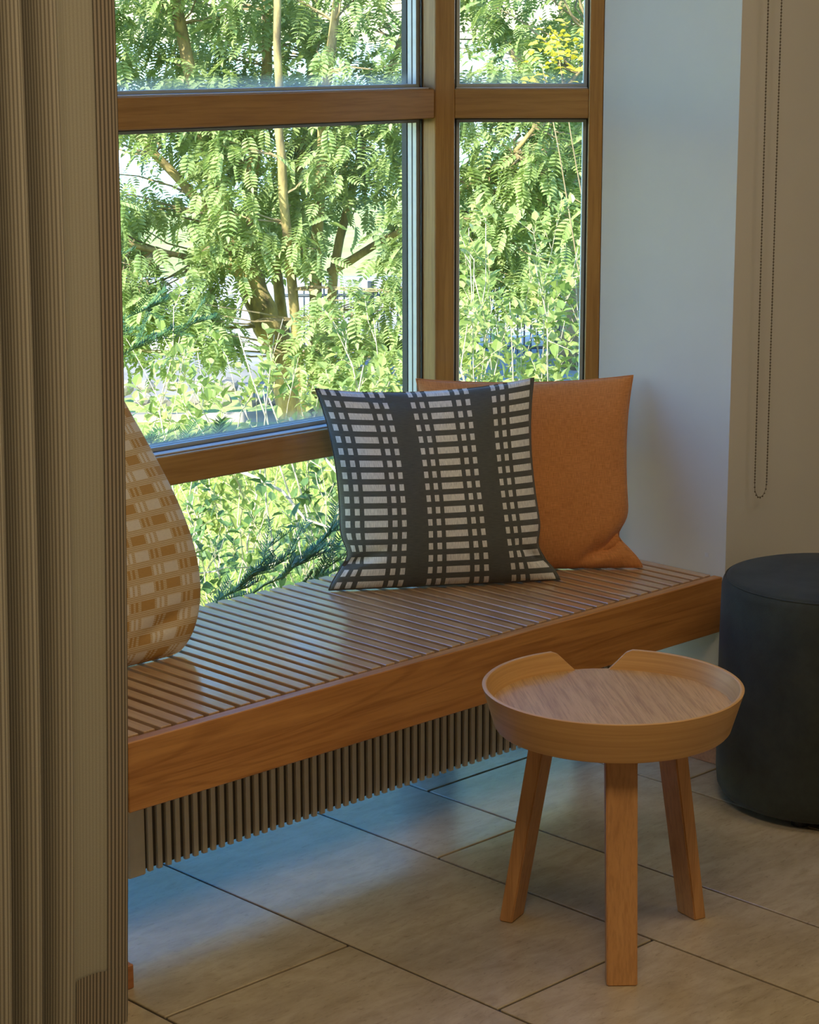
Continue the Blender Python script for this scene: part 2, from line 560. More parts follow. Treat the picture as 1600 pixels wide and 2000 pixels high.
def prism(name, pts, z0, z1, mat, parent=None, bev=0.0):
    """vertical prism over a plan polygon (counter-clockwise)"""
    bm = bmesh.new()
    lo = [bm.verts.new((x, y, z0)) for x, y in pts]
    hi = [bm.verts.new((x, y, z1)) for x, y in pts]
    n = len(pts)
    bm.faces.new(lo[::-1])
    bm.faces.new(hi)
    for i in range(n):
        bm.faces.new((lo[i], lo[(i + 1) % n], hi[(i + 1) % n], hi[i]))
    bmesh.ops.recalc_face_normals(bm, faces=bm.faces[:])
    if bev:
        bmesh.ops.bevel(bm, geom=bm.edges[:], offset=bev, segments=1, affect='EDGES')
    return bm_obj(name, bm, mat, parent)

def empty(name, loc=(0, 0, 0)):
    o = bpy.data.objects.new(name, None)
    o.location = loc
    o.empty_display_size = 0.1
    return link(o)

def tag(o, label=None, cat=None, group=None, kind=None):
    if label:
        o['label'] = label
    if cat:
        o['category'] = cat
    if group:
        o['group'] = group
    if kind:
        o['kind'] = kind
    return o

def tube_data(pts, radii, seg=6):
    """verts, faces of a tapered tube along pts"""
    pts = [Vector(p) for p in pts]
    V, F = [], []
    ref = Vector((0.31, 0.77, 0.55)).normalized()
    for i, p in enumerate(pts):
        t = (pts[min(i + 1, len(pts) - 1)] - pts[max(i - 1, 0)]).normalized()
        a = t.cross(ref)
        if a.length < 1e-3:
            a = t.cross(Vector((1, 0, 0)))
        a.normalize()
        b = t.cross(a)
        for k in range(seg):
            w = 2 * math.pi * k / seg
            V.append(p + (a * math.cos(w) + b * math.sin(w)) * radii[i])
    for i in range(len(pts) - 1):
        for k in range(seg):
            k2 = (k + 1) % seg
            F.append((i * seg + k, i * seg + k2, (i + 1) * seg + k2, (i + 1) * seg + k))
    F.append(tuple(range(seg))[::-1])
    F.append(tuple((len(pts) - 1) * seg + k for k in range(seg)))
    return V, F

class Soup:
    def __init__(self):
        self.V, self.F = [], []
    def add(self, V, F):
        o = len(self.V)
        self.V.extend(V)
        self.F.extend(tuple(i + o for i in f) for f in F)
    def tube(self, pts, radii, seg=5):
        self.add(*tube_data(pts, radii, seg))
    def build(self, name, mat, parent=None, smooth=False):
        return mesh_obj(name, self.V, self.F, mat, parent, smooth)

# ================================================================== SETTING
ZB = 0.416            # bench top
YW = 0.62             # room face of the big window frame
ZT0, ZT1 = 1.367, 1.4292
ZR0, ZR1 = 0.6675, 0.728
ZTOP = 2.45
CEIL = 2.75
MX = -0.247           # corner post of the bay
JY = 0.357            # where the angled window meets the reveal wall
X0, X1, Y0 = -5.2, 1.9, -4.2

# floor of stone tiles
fl = prism('floor', [(X0, Y0), (X1, Y0), (X1, 0.72), (X0, 0.72)], -0.12, -0.0035, M['grout'])
tag(fl, 'floor of large beige stone tiles laid in offset rows', kind='structure')
xs = [-1.622, -1.2176, -0.8226, -0.5735, -0.1802]
seq = [0.40, 0.40, 0.25]
while xs[-1] < X1:
    xs.append(xs[-1] + seq[(len(xs)) % 3])
i = 0
while xs[0] > X0:
    xs.insert(0, xs[0] - seq[(i + 2) % 3])
    i += 1
known = {-1.622: -0.145, -1.2176: -0.4994, -0.8226: 0.0352, -0.5735: 0.3143, -0.1802: -0.0211}
J = 0.0058
for a, b in zip(xs[:-1], xs[1:]):
    ph = known.get(round(a, 4), R.uniform(-0.6, 0.6))
    lo_x, hi_x = max(a, X0), min(b, X1)
    if hi_x - lo_x < 0.03:
        continue
    y = ph - 1.2 * 6
    while y < 0.72:
        lo_y, hi_y = max(y, Y0), min(y + 1.2, 0.70)
        if hi_y - lo_y > 0.03:
            t = box('tile', (lo_x + J / 2, lo_y + J / 2, -0.020), (hi_x - J / 2, hi_y - J / 2, R.uniform(-0.0003, 0.0003)), M['tile'], fl, 0.0012)
        y += 1.2

def wall(name, lo, hi, label, mat=None):
    return tag(box(name, lo, hi, mat or M['wall']), label, kind='structure')
# the pier right of the window: reveal face at x = 0, room face at y = -0.005
wr = tag(prism('wall_right_pier', [(0, -0.005), (X1, -0.005), (X1, 0.72), (0.345, 0.72), (0.0, JY)], 0, CEIL, M['wall']),
         'white plastered pier and reveal wall to the right of the window', kind='structure')
box('wall_mark', (-0.0006, 0.040, 0.452), (0.0, 0.050, 0.461), M['alu'], wr)
wl = wall('wall_left_pier', (X0, -0.005, 0), (-1.600, 0.72, CEIL), 'plastered pier behind the curtain on the left')
wall('wall_above_window', (-1.600, 0.50, ZTOP), (0.25, 0.72, CEIL), 'plaster wall above the bay window')
wall('wall_left', (X0 - 0.15, Y0 - 0.15, 0), (X0, 0.72, CEIL), 'left wall of the room')
wall('wall_right', (X1, Y0 - 0.15, 0), (X1 + 0.15, 0.72, CEIL), 'right wall of the room')
wall('wall_back', (X0, Y0 - 0.15, 0), (X1, Y0, CEIL), 'rear wall of the room behind the viewer')
tag(box('ceiling', (X0 - 0.15, Y0 - 0.15, CEIL), (X1 + 0.15, 0.95, CEIL + 0.2), M['ceiling']), 'white room ceiling', kind='structure')

# unseen round lamp housings, added above the assumed warm lights
for k, (lx, ly) in enumerate(ADDED_LAMPS):
    bm = bmesh.new()
    bmesh.ops.create_cone(bm, cap_ends=True, segments=48, radius1=0.47, radius2=0.44, depth=0.07)
    o = bm_obj('added_ceiling_lamp', bm, M['ceiling'])
    o.location = (lx, ly, 2.7045)
    tag(o, ('added unseen round white ceiling lamp over the curtain side of the room', 'added unseen round white ceiling lamp over the pouf side of the room')[k], 'lamp', 'added ceiling lamps')

# skirting boards
o = box('baseboard_left', (-3.4, -0.022, 0), (-1.589, -0.005, 0.043), M['skirting'], None, 0.002)
tag(o, 'reddish wooden skirting on the pier behind the curtain', kind='structure')
o = box('baseboard_right', (-0.014, -0.02, 0), (0.0, JY + 0.005, 0.06), M['skirting'], None, 0.002)
tag(o, 'wooden skirting along the reveal under the bench', kind='structure')
bm = bmesh.new()
bmesh.ops.create_cone(bm, cap_ends=True, segments=12, radius1=0.005, radius2=0.005, depth=0.004)
h = bm_obj('screw_hole', bm, M['black'], o)
h.rotation_euler = (0, math.pi / 2, 0)
h.location = (0.0005, 0.062, 0.028)

# ------------------------------------------------------------------ windows
def pane_set(win, x0, x1, z0, z1):
    """one triple-glazed unit in window space: x along the wall, y out of the room; origin handled by parent"""
    yg = 0.040
    p = box('pane', (x0, yg + 0.004, z0), (x1, yg + 0.008, z1), M['glass'], win)
    p2 = box('pane', (x0, yg + 0.036, z0), (x1, yg + 0.040, z1), M['glass_film'], win)
    box('sky_sheen_strip', (x0 + 0.003, 0.016, z0), (x1 - 0.003, yg - 0.001, z0 + 0.003), M['alu'], win, 0.0008)  # pale strip standing in for sky reflected on the varnished timber
    # edge seals: black gasket at the room side, two pale spacer bars with a black line between, black outer seal
    for nm, ya, yb, t, mt in (('gasket', yg - 0.001, yg + 0.004, 0.0035, 'gasket'), ('spacer', yg + 0.009, yg + 0.0195, 0.010, 'spacer'),
                              ('gasket', yg + 0.0195, yg + 0.0235, 0.0095, 'gasket'), ('spacer', yg + 0.0235, yg + 0.035, 0.010, 'spacer'),
                              ('gasket', yg + 0.041, yg + 0.056, 0.008, 'gasket')):
        s = Soup()
        for (a0, a1, c0, c1) in ((x0, x0 + t, z0, z1), (x1 - t, x1, z0, z1), (x0 + t, x1 - t, z0, z0 + t), (x0 + t, x1 - t, z1 - t, z1)):
            vs = [(a0, ya, c0), (a1, ya, c0), (a1, yb, c0), (a0, yb, c0), (a0, ya, c1), (a1, ya, c1), (a1, yb, c1), (a0, yb, c1)]
            s.add([Vector(v) for v in vs], [(0, 3, 2, 1), (4, 5, 6, 7), (0, 1, 5, 4), (1, 2, 6, 5), (2, 3, 7, 6), (3, 0, 4, 7)])
        s.build(nm, M[mt], win)

FD = 0.098     # depth of the timber sections
w1 = tag(empty('window_1', (0, YW, 0)), 'large pine framed main window over the bench', kind='structure')
XL = -1.600
box('transom', (XL + 0.05, 0, ZT0), (MX - 0.002, FD, ZT1), M['frame_x'], w1, 0.002)
box('rail', (XL + 0.05, 0, ZR0), (MX - 0.002, FD, ZR1), M['frame_x'], w1, 0.002)
box('sill_rail', (XL + 0.05, 0, 0.0), (MX - 0.002, FD, 0.06), M['frame_x'], w1, 0.002)
box('head_rail', (XL + 0.05, 0, ZTOP - 0.06), (MX - 0.002, FD, ZTOP), M['frame_x'], w1, 0.002)
box('jamb', (XL, 0, 0), (XL + 0.05, FD, ZTOP), M['frame_z'], w1, 0.002)
for z0, z1 in ((0.06, ZR0), (ZR1, ZT0), (ZT1, ZTOP - 0.06)):
    pane_set(w1, XL + 0.05, MX, z0, z1)

# angled window: local x runs along the 45-degree side, local y out of the room
A = Vector((MX, YW, 0))
B = Vector((0.0, JY, 0))
ang = math.atan2((B - A).y, (B - A).x)
LEN = (B - A).length
w2 = tag(empty('window_2', A), 'narrow angled pine window between the corner post and the wall', kind='structure')
w2.rotation_euler = (0, 0, ang)
PW = 0.041     # corner post face
# the corner post: plan polygon in window_2 space (left face square to the main window)
def to_local(x, y):
    v = Matrix.Rotation(-ang, 3, 'Z') @ (Vector((x, y, 0)) - A)
    return (v.x, v.y)
post = [(0, 0), (PW, 0), (PW, FD), to_local(MX + 0.105, YW + FD), to_local(MX, YW + FD)]
prism('corner_post', post, 0, ZTOP, M['frame_z'], w2, 0.0015)
JW = 0.031
box('transom', (PW, 0.001, ZT0), (LEN - JW, FD, ZT1), M['frame_x'], w2, 0.002)
box('rail', (PW, 0.001, ZR0), (LEN - JW, FD, ZR1), M['frame_x'], w2, 0.002)
box('sill_rail', (PW, 0.001, 0), (LEN - JW, FD, 0.06), M['frame_x'], w2, 0.002)
box('head_rail', (PW, 0.001, ZTOP - 0.06), (LEN - JW, FD, ZTOP), M['frame_x'], w2, 0.002)
box('jamb', (LEN - JW, 0, 0), (LEN - 0.001, FD, ZTOP), M['frame_z'], w2, 0.0015)
for z0, z1 in ((0.06, ZR0), (ZR1, ZT0), (ZT1, ZTOP - 0.06)):
    pane_set(w2, PW, LEN - JW, z0, z1)

# ================================================================== BENCH
bench = tag(empty('slatted_bench', (-0.79, 0.0, 0)), 'long built-in wooden slatted bench below the window', 'bench')
def in_bench(o):
    o.location = Vector(o.location) - bench.location
    o.parent = bench
    return o
in_bench(box('front_board', (-1.5715, 0.0, ZB - 0.1206), (-0.002, 0.0225, ZB), M['board'], None, 0.0015))
slat_meshes = {}
pitch, sw = 0.0346, 0.0230
x = -0.003 - sw
while x > -1.569:
    # slats right of the post are cut off by the angled window
    xr = x + sw
    yb = 0.603
    if xr > MX - 0.01:
        yb = min(yb, YW + (xr - MX) / (0 - MX) * (JY - YW) - 0.012)
    key = round(yb, 3)
    if key not in slat_meshes:
        slat_meshes[key] = box_mesh('slat', (sw, yb - 0.031, 0.022), 0.0012, M['slat'])
    o = bpy.data.objects.new('slat', slat_meshes[key])
    o.location = (x, 0.031, ZB - 0.0225 + R.uniform(-0.0003, 0.0003))
    link(o)
    in_bench(o)
    x -= pitch
for yy in (0.0235, 0.26, 0.50):
    in_bench(box('support_rail', (-1.565, yy, ZB - 0.075), (-0.10 if yy > 0.3 else -0.003, yy + 0.03, ZB - 0.0235), M['board'], None, 0.001))

# ================================================================== RADIATOR
rad = tag(empty('radiator', (-0.85, 0.15, 0.10)), 'cream ribbed convector radiator under the bench', 'radiator')
RX0, RX1, RZ0, RZ1 = -1.425, -0.19, 0.108, 0.335
def in_rad(o):
    o.location = Vector(o.location) - rad.location
    o.parent = rad
    return o
in_rad(box('core_shade', (RX0, 0.1575, RZ0 + 0.004), (RX1, 0.22, RZ1), M['radiator_dark'], None, 0.001))
rib = box_mesh('rib', (0.0105, 0.008, RZ1 - RZ0), 0.0012, M['radiator'])
x = RX0 + 0.002
while x < RX1:
    o = bpy.data.objects.new('rib', rib)
    o.location = (x, 0.150, RZ0)
    link(o)
    in_rad(o)
    x += 0.0203
in_rad(box('end_panel', (RX0 - 0.040, 0.152, RZ0 - 0.004), (RX0 - 0.002, 0.22, RZ1), M['radiator'], None, 0.003))
in_rad(box('end_panel', (RX1 + 0.008, 0.152, RZ0 - 0.004), (RX1 + 0.04, 0.22, RZ1), M['radiator'], None, 0.003))
in_rad(box('pipe_cover', (RX0 - 0.085, 0.158, RZ0 - 0.012), (RX0 - 0.043, 0.21, RZ1), M['radiator'], None, 0.004))
for xx in (RX0 + 0.2, RX1 - 0.2):
    in_rad(box('bracket', (xx, 0.19, RZ1 - 0.002), (xx + 0.03, 0.27, ZB - 0.0752), M['radiator_dark'], None, 0.001))

# ================================================================== SIDE TABLE
TC = Vector((-0.873, -0.438, 0))
table = tag(empty('side_table', TC), 'round light oak side table with raised notched rim on three legs', 'side table')
RT, RB, RIM_T, RIM_B, TOPZ = 0.2228, 0.2010, 0.462, 0.389, 0.427
gap_c = YAW + math.radians(5)          # the notch opens away from the room
half_b, half_t = 0.150, 0.315          # half angle of the notch at the bottom and top
seg = 128
V, F = [], []
TH = 0.0075
def rim_r(z):
    return RB + (RT - RB) * (z - RIM_B) / (RIM_T - RIM_B)
for k in range(seg + 1):
    a = gap_c + 2 * math.pi * k / seg
    da = min(k, seg - k) * 2 * math.pi / seg      # distance from notch centre
    if da < half_b:
        top = TOPZ
    elif da < half_t:
        top = TOPZ + (RIM_T - TOPZ) * (da - half_b) / (half_t - half_b)
    else:
        top = RIM_T
    c, s = math.cos(a), math.sin(a)
    for z, inset in ((RIM_B, 0.0), (RIM_B + 0.004, -0.0018), (top - 0.001, 0.0), (top, 0.0015), (top, TH - 0.0015), (top - 0.001, TH), (TOPZ - 0.014, TH), (RIM_B, TH)):
        r = rim_r(z) - inset
        if inset < 0:
            r = rim_r(z)
        if z == RIM_B and inset == 0.0:
            r -= 0.002
        V.append((r * c, r * s, z))
nr = 8
for k in range(seg):
    for j in range(nr):
        j2 = (j + 1) % nr
        F.append((k * nr + j, (k + 1) * nr + j, (k + 1) * nr + j2, k * nr + j2))
rim_uv = None
def rim_mat():
    m, nt, b = new_mat('oak_bent_rim')
    tc = nt.nodes.new('ShaderNodeTexCoord')
    # cylindrical grain: stretch noise along the angle
    mp = nt.nodes.new('ShaderNodeMapping')
    mp.inputs['Scale'].default_value = (1.6, 1.6, 90)
    nt.links.new(tc.outputs['Object'], mp.inputs[0])
    n1 = noise_node(nt, mp.outputs[0], 2.0, 5, 0.6, 0.2)
    r1 = ramp(nt, n1.outputs[0], [(0.32, (0.52, 0.285, 0.095)), (0.66, (0.64, 0.375, 0.14))])
    nt.links.new(r1.outputs[0], b.inputs['Base Color'])
    b.inputs['Roughness'].default_value = 0.42
    return m
rim = mesh_obj('rim', V, F, rim_mat(), table, smooth=False)
for p_ in rim.data.polygons:
    p_.use_smooth = True
rim.data.set_sharp_from_angle(angle=math.radians(40))
# table top disc
bm = bmesh.new()
bmesh.ops.create_cone(bm, cap_ends=True, segments=96, radius1=rim_r(TOPZ) - TH - 0.003, radius2=rim_r(TOPZ) - TH + 0.001, depth=0.014)
for v in bm.verts:
    v.co.z += TOPZ - 0.007
tt = bm_obj('table_top', bm, M['oak_top'], table)
tt.rotation_euler = (0, 0, math.radians(-37))
# legs: flat timber, wide face tangential
for az in (107.5, 227.5, 347.5):
    a = math.radians(az)
    d = Vector((math.cos(a), math.sin(a), 0))
    t = Vector((-math.sin(a), math.cos(a), 0))
    bm = bmesh.new()
    lo_c, hi_c = d * 0.187, d * 0.118
    lv, hv = [], []
    for (st, sd) in ((-1, -1), (1, -1), (1, 1), (-1, 1)):
        lv.append(bm.verts.new(lo_c + t * (st * 0.0255) + d * (sd * 0.0125)))
        hv.append(bm.verts.new(hi_c + t * (st * 0.0265) + d * (sd * 0.0145) + Vector((0, 0, TOPZ - 0.0145))))
    bm.faces.new(lv[::-1])
    bm.faces.new(hv)
    for k in range(4):
        bm.faces.new((lv[k], lv[(k + 1) % 4], hv[(k + 1) % 4], hv[k]))
    bmesh.ops.recalc_face_normals(bm, faces=bm.faces[:])
    bmesh.ops.bevel(bm, geom=bm.edges[:], offset=0.002, segments=2, affect='EDGES')
    bm_obj('leg', bm, M['oak_leg'], table)

# ================================================================== POUF
OT = Vector((-0.0233, -0.29, 0))
pouf = tag(empty('pouf', OT), 'dark teal felt cylindrical pouf beside the bench end', 'pouf')
def lathe(name, prof, mat, parent, seg=96):
    V, F = [], []
    n = len(prof)
    for k in range(seg):
        a = 2 * math.pi * k / seg
        for r, z in prof:
            V.append((r * math.cos(a), r * math.sin(a), z))
    for k in range(seg):
        k2 = (k + 1) % seg
        for j in range(n - 1):
            F.append((k * n + j, k2 * n + j, k2 * n + j + 1, k * n + j + 1))
    return mesh_obj(name, V, F, mat, parent, True)
PR, PH = 0.220, 0.472
body = [(0.0001, 0.014), (PR - 0.035, 0.014), (PR - 0.012, 0.020), (PR - 0.003, 0.036), (PR, 0.065)] + \
       [(PR + 0.001 * math.sin(math.pi * t), 0.065 + (PH - 0.085) * t) for t in (0.25, 0.5, 0.75)] + \
       [(PR - 0.001, PH - 0.020), (PR - 0.004, PH - 0.009), (PR - 0.008, PH - 0.0045)]
lathe('side_cover', body, M['felt'], pouf)
topc = [(PR - 0.0085, PH - 0.0050), (PR - 0.0115, PH - 0.0005), (PR - 0.020, PH + 0.002), (PR * 0.6, PH + 0.004), (0.0001, PH + 0.005)]
lathe('top_cover', topc, M['felt'], pouf)
V, F = [], []
ring = [(PR - 0.008, PH - 0.0035)]
pts = [Vector(((PR - 0.0082) * math.cos(2 * math.pi * k / 96), (PR - 0.0082) * math.sin(2 * math.pi * k / 96), PH - 0.0032)) for k in range(97)]
tv, tf = tube_data(pts, [0.0016] * 97, 5)
mesh_obj('seam', tv, tf, M['felt'], pouf, True)
for az in (20, 110, 200, 290):
    a = math.radians(az)
    bm = bmesh.new()
    bmesh.ops.create_cone(bm, cap_ends=True, segments=16, radius1=0.018, radius2=0.02, depth=0.014)
    o = bm_obj('foot', bm, M['black'], pouf)
    o.location = (0.165 * math.cos(a), 0.165 * math.sin(a), 0.007)

# ================================================================== CUSHIONS
def cushion(name, TL, TR, BR, BL, T, mat, label, pinch=(0.02, 0.02, 0.0, 0.02), front_sign=1, n=44, dent=None, seed=0, back=1.0, edge_fn=None, side_bulge=0.0, ears=(0.0, 0.0)):
    """four world corners; pinch = inward bow of (left, right, bottom, top) edge in metres"""
    TL, TR, BR, BL = map(Vector, (TL, TR, BR, BL))
    org = (BL + BR) / 2
    nrm = (BR - BL).cross(TL - BL).normalized() * front_sign
    V, UV, F = [], [], []
    def P(u, v):                     # u, v in 0..1
        b = BL.lerp(BR, u)
        t = TL.lerp(TR, u)
        p = b.lerp(t, v)
        U = ((BR - BL).lerp(TR - TL, v)).normalized()
        Vd = ((TL - BL).lerp(TR - BR, u)).normalized()
        bow = lambda s: (1 - abs(2 * s - 1) ** 2.2)
        p = p + U * (pinch[0] * bow(v) * (1 - u) ** 1.5 - pinch[1] * bow(v) * u ** 1.5)
        if side_bulge:
            p = p + U * (side_bulge * math.sin(math.pi * v ** 0.6) * u ** 3)
        for (cu, cs, amt) in ((0.0, 1, ears[0]), (1.0, -1, ears[1])):
            near = math.exp(-((u - cu) / 0.10) ** 2)
            p = p + U * (cs * amt * near * (math.exp(-((v - 0.17) / 0.075) ** 2) - 0.45 * math.exp(-(v / 0.07) ** 2)))
        p = p + Vd * (pinch[2] * bow(u) * (1 - v) ** 1.5 - pinch[3] * bow(u) * v ** 1.5)
        return p
    idx = {}
    for side in (1, -1):
        for i in range(n + 1):
            for j in range(n + 1):
                edge = i in (0, n) or j in (0, n)
                if edge and side == -1:
                    idx[(side, i, j)] = idx[(1, i, j)]
                    continue
                # denser near the edges
                u = 0.5 - 0.5 * math.cos(math.pi * i / n) * (1 - 0.0)
                v = 0.5 - 0.5 * math.cos(math.pi * j / n)
                u = 0.6 * u + 0.4 * i / n
                v = 0.6 * v + 0.4 * j / n
                p = P(u, v)
                a = max(0.0, (1 - (2 * u - 1) ** 2))
                b = max(0.0, (1 - (2 * v - 1) ** 2))
                th = T / 2 * (a ** 0.50) * (b ** 0.50)
                # a filled cushion sags: fuller in the lower half
                th *= 1.0 + 0.22 * (0.5 - v)
                w = mnoise.noise(Vector((u * 3.1, v * 3.1, seed * 5.3 + side))) * 0.006
                w += mnoise.noise(Vector((u * 9, v * 9, seed * 3.1 + side))) * 0.0022
                w *= min(1.0, 6 * min(a, b))
                if dent:
                    for du, dv, dr, dd, dang in dent:
                        c, s = math.cos(dang), math.sin(dang)
                        x, y = (u - du), (v - dv)
                        xx, yy = c * x + s * y, -s * x + c * y
                        w -= dd * math.exp(-(xx / dr) ** 2 - (yy / (dr * 0.22)) ** 2)
                p = p + nrm * ((th + w) * side * (1.0 if side == 1 else back))
                if edge_fn:
                    p = edge_fn(p, u, v)
                if p.z < ZB + 0.0015:
                    p.z = ZB + 0.0015
                idx[(side, i, j)] = len(V)
                V.append(p - org)
                UV.append((u, v))
    for side in (1, -1):
        for i in range(n):
            for j in range(n):
                q = [idx[(side, i, j)], idx[(side, i + 1, j)], idx[(side, i + 1, j + 1)], idx[(side, i, j + 1)]]
                F.append(q if side * front_sign == 1 else q[::-1])
    o = mesh_obj(name, V, F, mat, None, True, UV, org)
    tag(o, label, 'cushion')
    # piped seam along the outline
    loop = [(i, 0) for i in range(n)] + [(n, j) for j in range(n)] + [(i, n) for i in range(n, 0, -1)] + [(0, j) for j in range(n, -1, -1)]
    pts = [V[idx[(1, i, j)]] for i, j in loop]
    pts = [p + Vector((0, 0, 0.001)) if p.z + org.z < ZB + 0.003 else p for p in pts]
    tv, tf = tube_data(pts, [0.0014] * len(pts), 5)
    uvs = [UV[idx[(1, *loop[min(k // 5, len(loop) - 1)])]] for k in range(len(tv))]
    mesh_obj('seam', tv, tf, mat, o, True, uvs)
    return o

cushion('scatter_cushion', (-0.640, 0.578, 0.828), (-0.232, 0.338, 0.832), (-0.277, 0.225, 0.4175), (-0.6715, 0.4948, 0.4175), 0.18, M['dark_cushion'],
        'charcoal cushion with white block and bar pattern on the bench', (0.030, 0.026, 0.0, 0.018), 1,
        dent=[(0.08, 0.150, 0.10, 0.030, 0.30), (0.94, 0.13, 0.09, 0.026, -0.55), (0.25, 0.97, 0.10, 0.012, -0.3)], seed=1, back=0.45, ears=(0.019, 0.016))
cushion('scatter_cushion', (-0.374, 0.551, 0.822), (-0.030, 0.234, 0.8265), (-0.072, 0.176, 0.4175), (-0.417, 0.487, 0.4175), 0.115, M['orange'],
        'plain terracotta orange linen cushion leaning near the corner wall', (0.02, 0.020, 0.0, 0.012), 1,
        dent=[(0.90, 0.12, 0.12, 0.034, 0.45), (0.80, 0.10, 0.08, 0.012, 0.9)], seed=2, back=0.8, ears=(0.0, 0.026))
cushion('scatter_cushion', (-1.56, 0.525, 0.860), (-1.180, 0.520, 0.885), (-1.205, 0.350, 0.4175), (-1.545, 0.350, 0.4175), 0.15, M['ochre'],
        'ochre and cream woven cushion half hidden behind the curtain', (0.0, 0.0, 0.0, 0.01), 1,
        dent=[(0.80, 0.12, 0.12, 0.014, 0.25)], seed=3, back=0.6, side_bulge=0.095)

# ================================================================== CURTAIN
def curtain_path(z):
    """plan points (x, y, cloth metres) from the free edge leftwards"""
    t = z / 1.6
    ex = -1.680 + 0.038 * (1 - (1 - min(t, 1)) ** 2)
    pts = []
    s = 0.0
    # free edge turns back a little, then a flat panel, then deep folds
    raw = [(ex, -0.105 - 0.02 * (1 - min(t, 1)))]
    for k in range(1, 9):
        raw.append((ex - 0.0052 * k, -0.128 - 0.003 * math.sin(k * 0.5)))
    px0 = raw[-1][0]
    for k in range(1, 12):
        raw.append((px0 - 0.0060 * k, -0.130 + 0.010 * math.sin(math.pi * k / 11) + 0.0015 * math.sin(0.8 * k + z)))
    px1 = raw[-1][0]
    # folds: rounded ridges towards the room, every one a little different
    FW = (0.056, 0.052, 0.058, 0.048, 0.060, 0.055, 0.050, 0.058, 0.054, 0.060, 0.052, 0.056, 0.05, 0.058, 0.055)
    FA = (0.036, 0.032, 0.038, 0.034, 0.040, 0.034, 0.036, 0.036, 0.04, 0.046, 0.042, 0.05, 0.044, 0.046, 0.04)
    xx = px1
    for f_, (fw, fa) in enumerate(zip(FW, FA)):
        fa *= 1.0 + 0.12 * math.sin(z * 1.7 + f_ * 1.3)
        fw *= 1.0 - 0.06 * t
        for k in range(1, 21):
            ph = k / 20.0
            tri = 1 - abs(2 * ph - 1)
            h_ = math.sin(math.pi * ph) ** 0.8 - 1.7 * max(0.0, 1 - min(ph, 1 - ph) / 0.17)
            raw.append((xx - fw * (ph + 0.035 * math.sin(2 * math.pi * ph)), -0.126 - fa * h_ + 0.012 * min(f_ + ph, 2) / 2))
        xx -= fw
    for i, (x, y) in enumerate(raw):
        if i:
            s += math.hypot(x - raw[i - 1][0], y - raw[i - 1][1])
        pts.append((x, y, s))
    return pts
zs = [0.016 + (2.62 - 0.016) * k / 36 for k in range(37)]
V, UV, F = [], [], []
ref = curtain_path(0.8)
ncol = len(ref)
for z in zs:
    for i, (x, y, s) in enumerate(curtain_path(z)):
        V.append((x, y, z))
        UV.append((ref[i][2], z))
for r_ in range(len(zs) - 1):
    for i in range(ncol - 1):
        F.append((r_ * ncol + i, (r_ + 1) * ncol + i, (r_ + 1) * ncol + i + 1, r_ * ncol + i + 1))
cur = mesh_obj('curtain', V, F, M['curtain'], None, True, UV)
tag(cur, 'full length beige striped curtain hanging at the left edge', 'curtain')
cur.data.materials.append(M['curtain_panel'])
mi = []
for r_ in range(len(zs) - 1):
    for i in range(ncol - 1):
        mi.append(1 if i < 20 else 0)
cur.data.polygons.foreach_set('material_index', mi)
def cloth_strip(name, i0, i1, z0, z1, off, mat):
    V, UV, F = [], [], []
    zz = [z0 + (z1 - z0) * k / 24 for k in range(25)]
    for z in zz:
        pth = curtain_path(z)
        for i in range(i0, i1 + 1):
            x, y, s = pth[i]
            V.append((x - off * 0.5, y - off, z))
            UV.append((ref[i][2], z))
    m_ = i1 - i0 + 1
    for r_ in range(len(zz) - 1):
        for i in range(m_ - 1):
            F.append((r_ * m_ + i, (r_ + 1) * m_ + i, (r_ + 1) * m_ + i + 1, r_ * m_ + i + 1))
    o = mesh_obj(name, V, F, mat, cur, True, UV)
    return o
tag(cloth_strip('side_hem', 1, 8, 0.013, 2.62, 0.0022, M['curtain_hem']), 'dark striped side hem')
tag(cloth_strip('bottom_hem', 1, 18, 0.011, 0.108, 0.0030, M['curtain_hem']), 'dark striped bottom hem')
box('shadow_mark', (-1.800, -0.1315, 0.235), (-1.790, -0.1305, 0.280), M['radiator_dark'], cur)  # dark slip added as a small painted shadow on the cloth
box('curtain_track', (-3.4, -0.17, 2.62), (-1.60, -0.13, 2.66), M['alu'], cur)

# ================================================================== BLIND CHAIN
ch = tag(empty('blind_chain', (0.08, -0.03, 0.58)), 'dark bead chain loop hanging against the beige wall', 'chain')
prox = bmesh.new()
bmesh.ops.create_icosphere(prox, subdivisions=1, radius=0.0021)
bv = [v.co.copy() for v in prox.verts]
bf = [tuple(v.index for v in f.verts) for f in prox.faces]
prox.free()
path = []
z = 2.60
while z > 0.612:
    path.append((0.0525 + 0.008 * max(0, (1.6 - z)) , z)); z -= 0.0064
for k in range(0, 9):
    a = math.pi + math.pi * k / 8
    path.append((0.0812 + 0.0205 * math.cos(a), 0.606 + 0.0255 * math.sin(a)))
z = 0.612
while z < 2.60:
    path.append((0.1022 - 0.005 * max(0, min(1, (z - 0.6))), z)); z += 0.0064
s = Soup()
for x, z in path:
    s.add([v + Vector((x - 0.08, 0, z - 0.58)) for v in bv], bf)
s.build('beads', M['steel'], ch, True)
s = Soup()
s.tube([Vector((x - 0.08, 0, z - 0.58)) for x, z in path[::2]], [0.0007] * len(path[::2]), 4)
s.build('cord', M['steel'], ch)
box('chain_drive', (-0.04, -0.03, 2.015), (0.04, 0.022, 2.17), M['alu'], ch, 0.004)

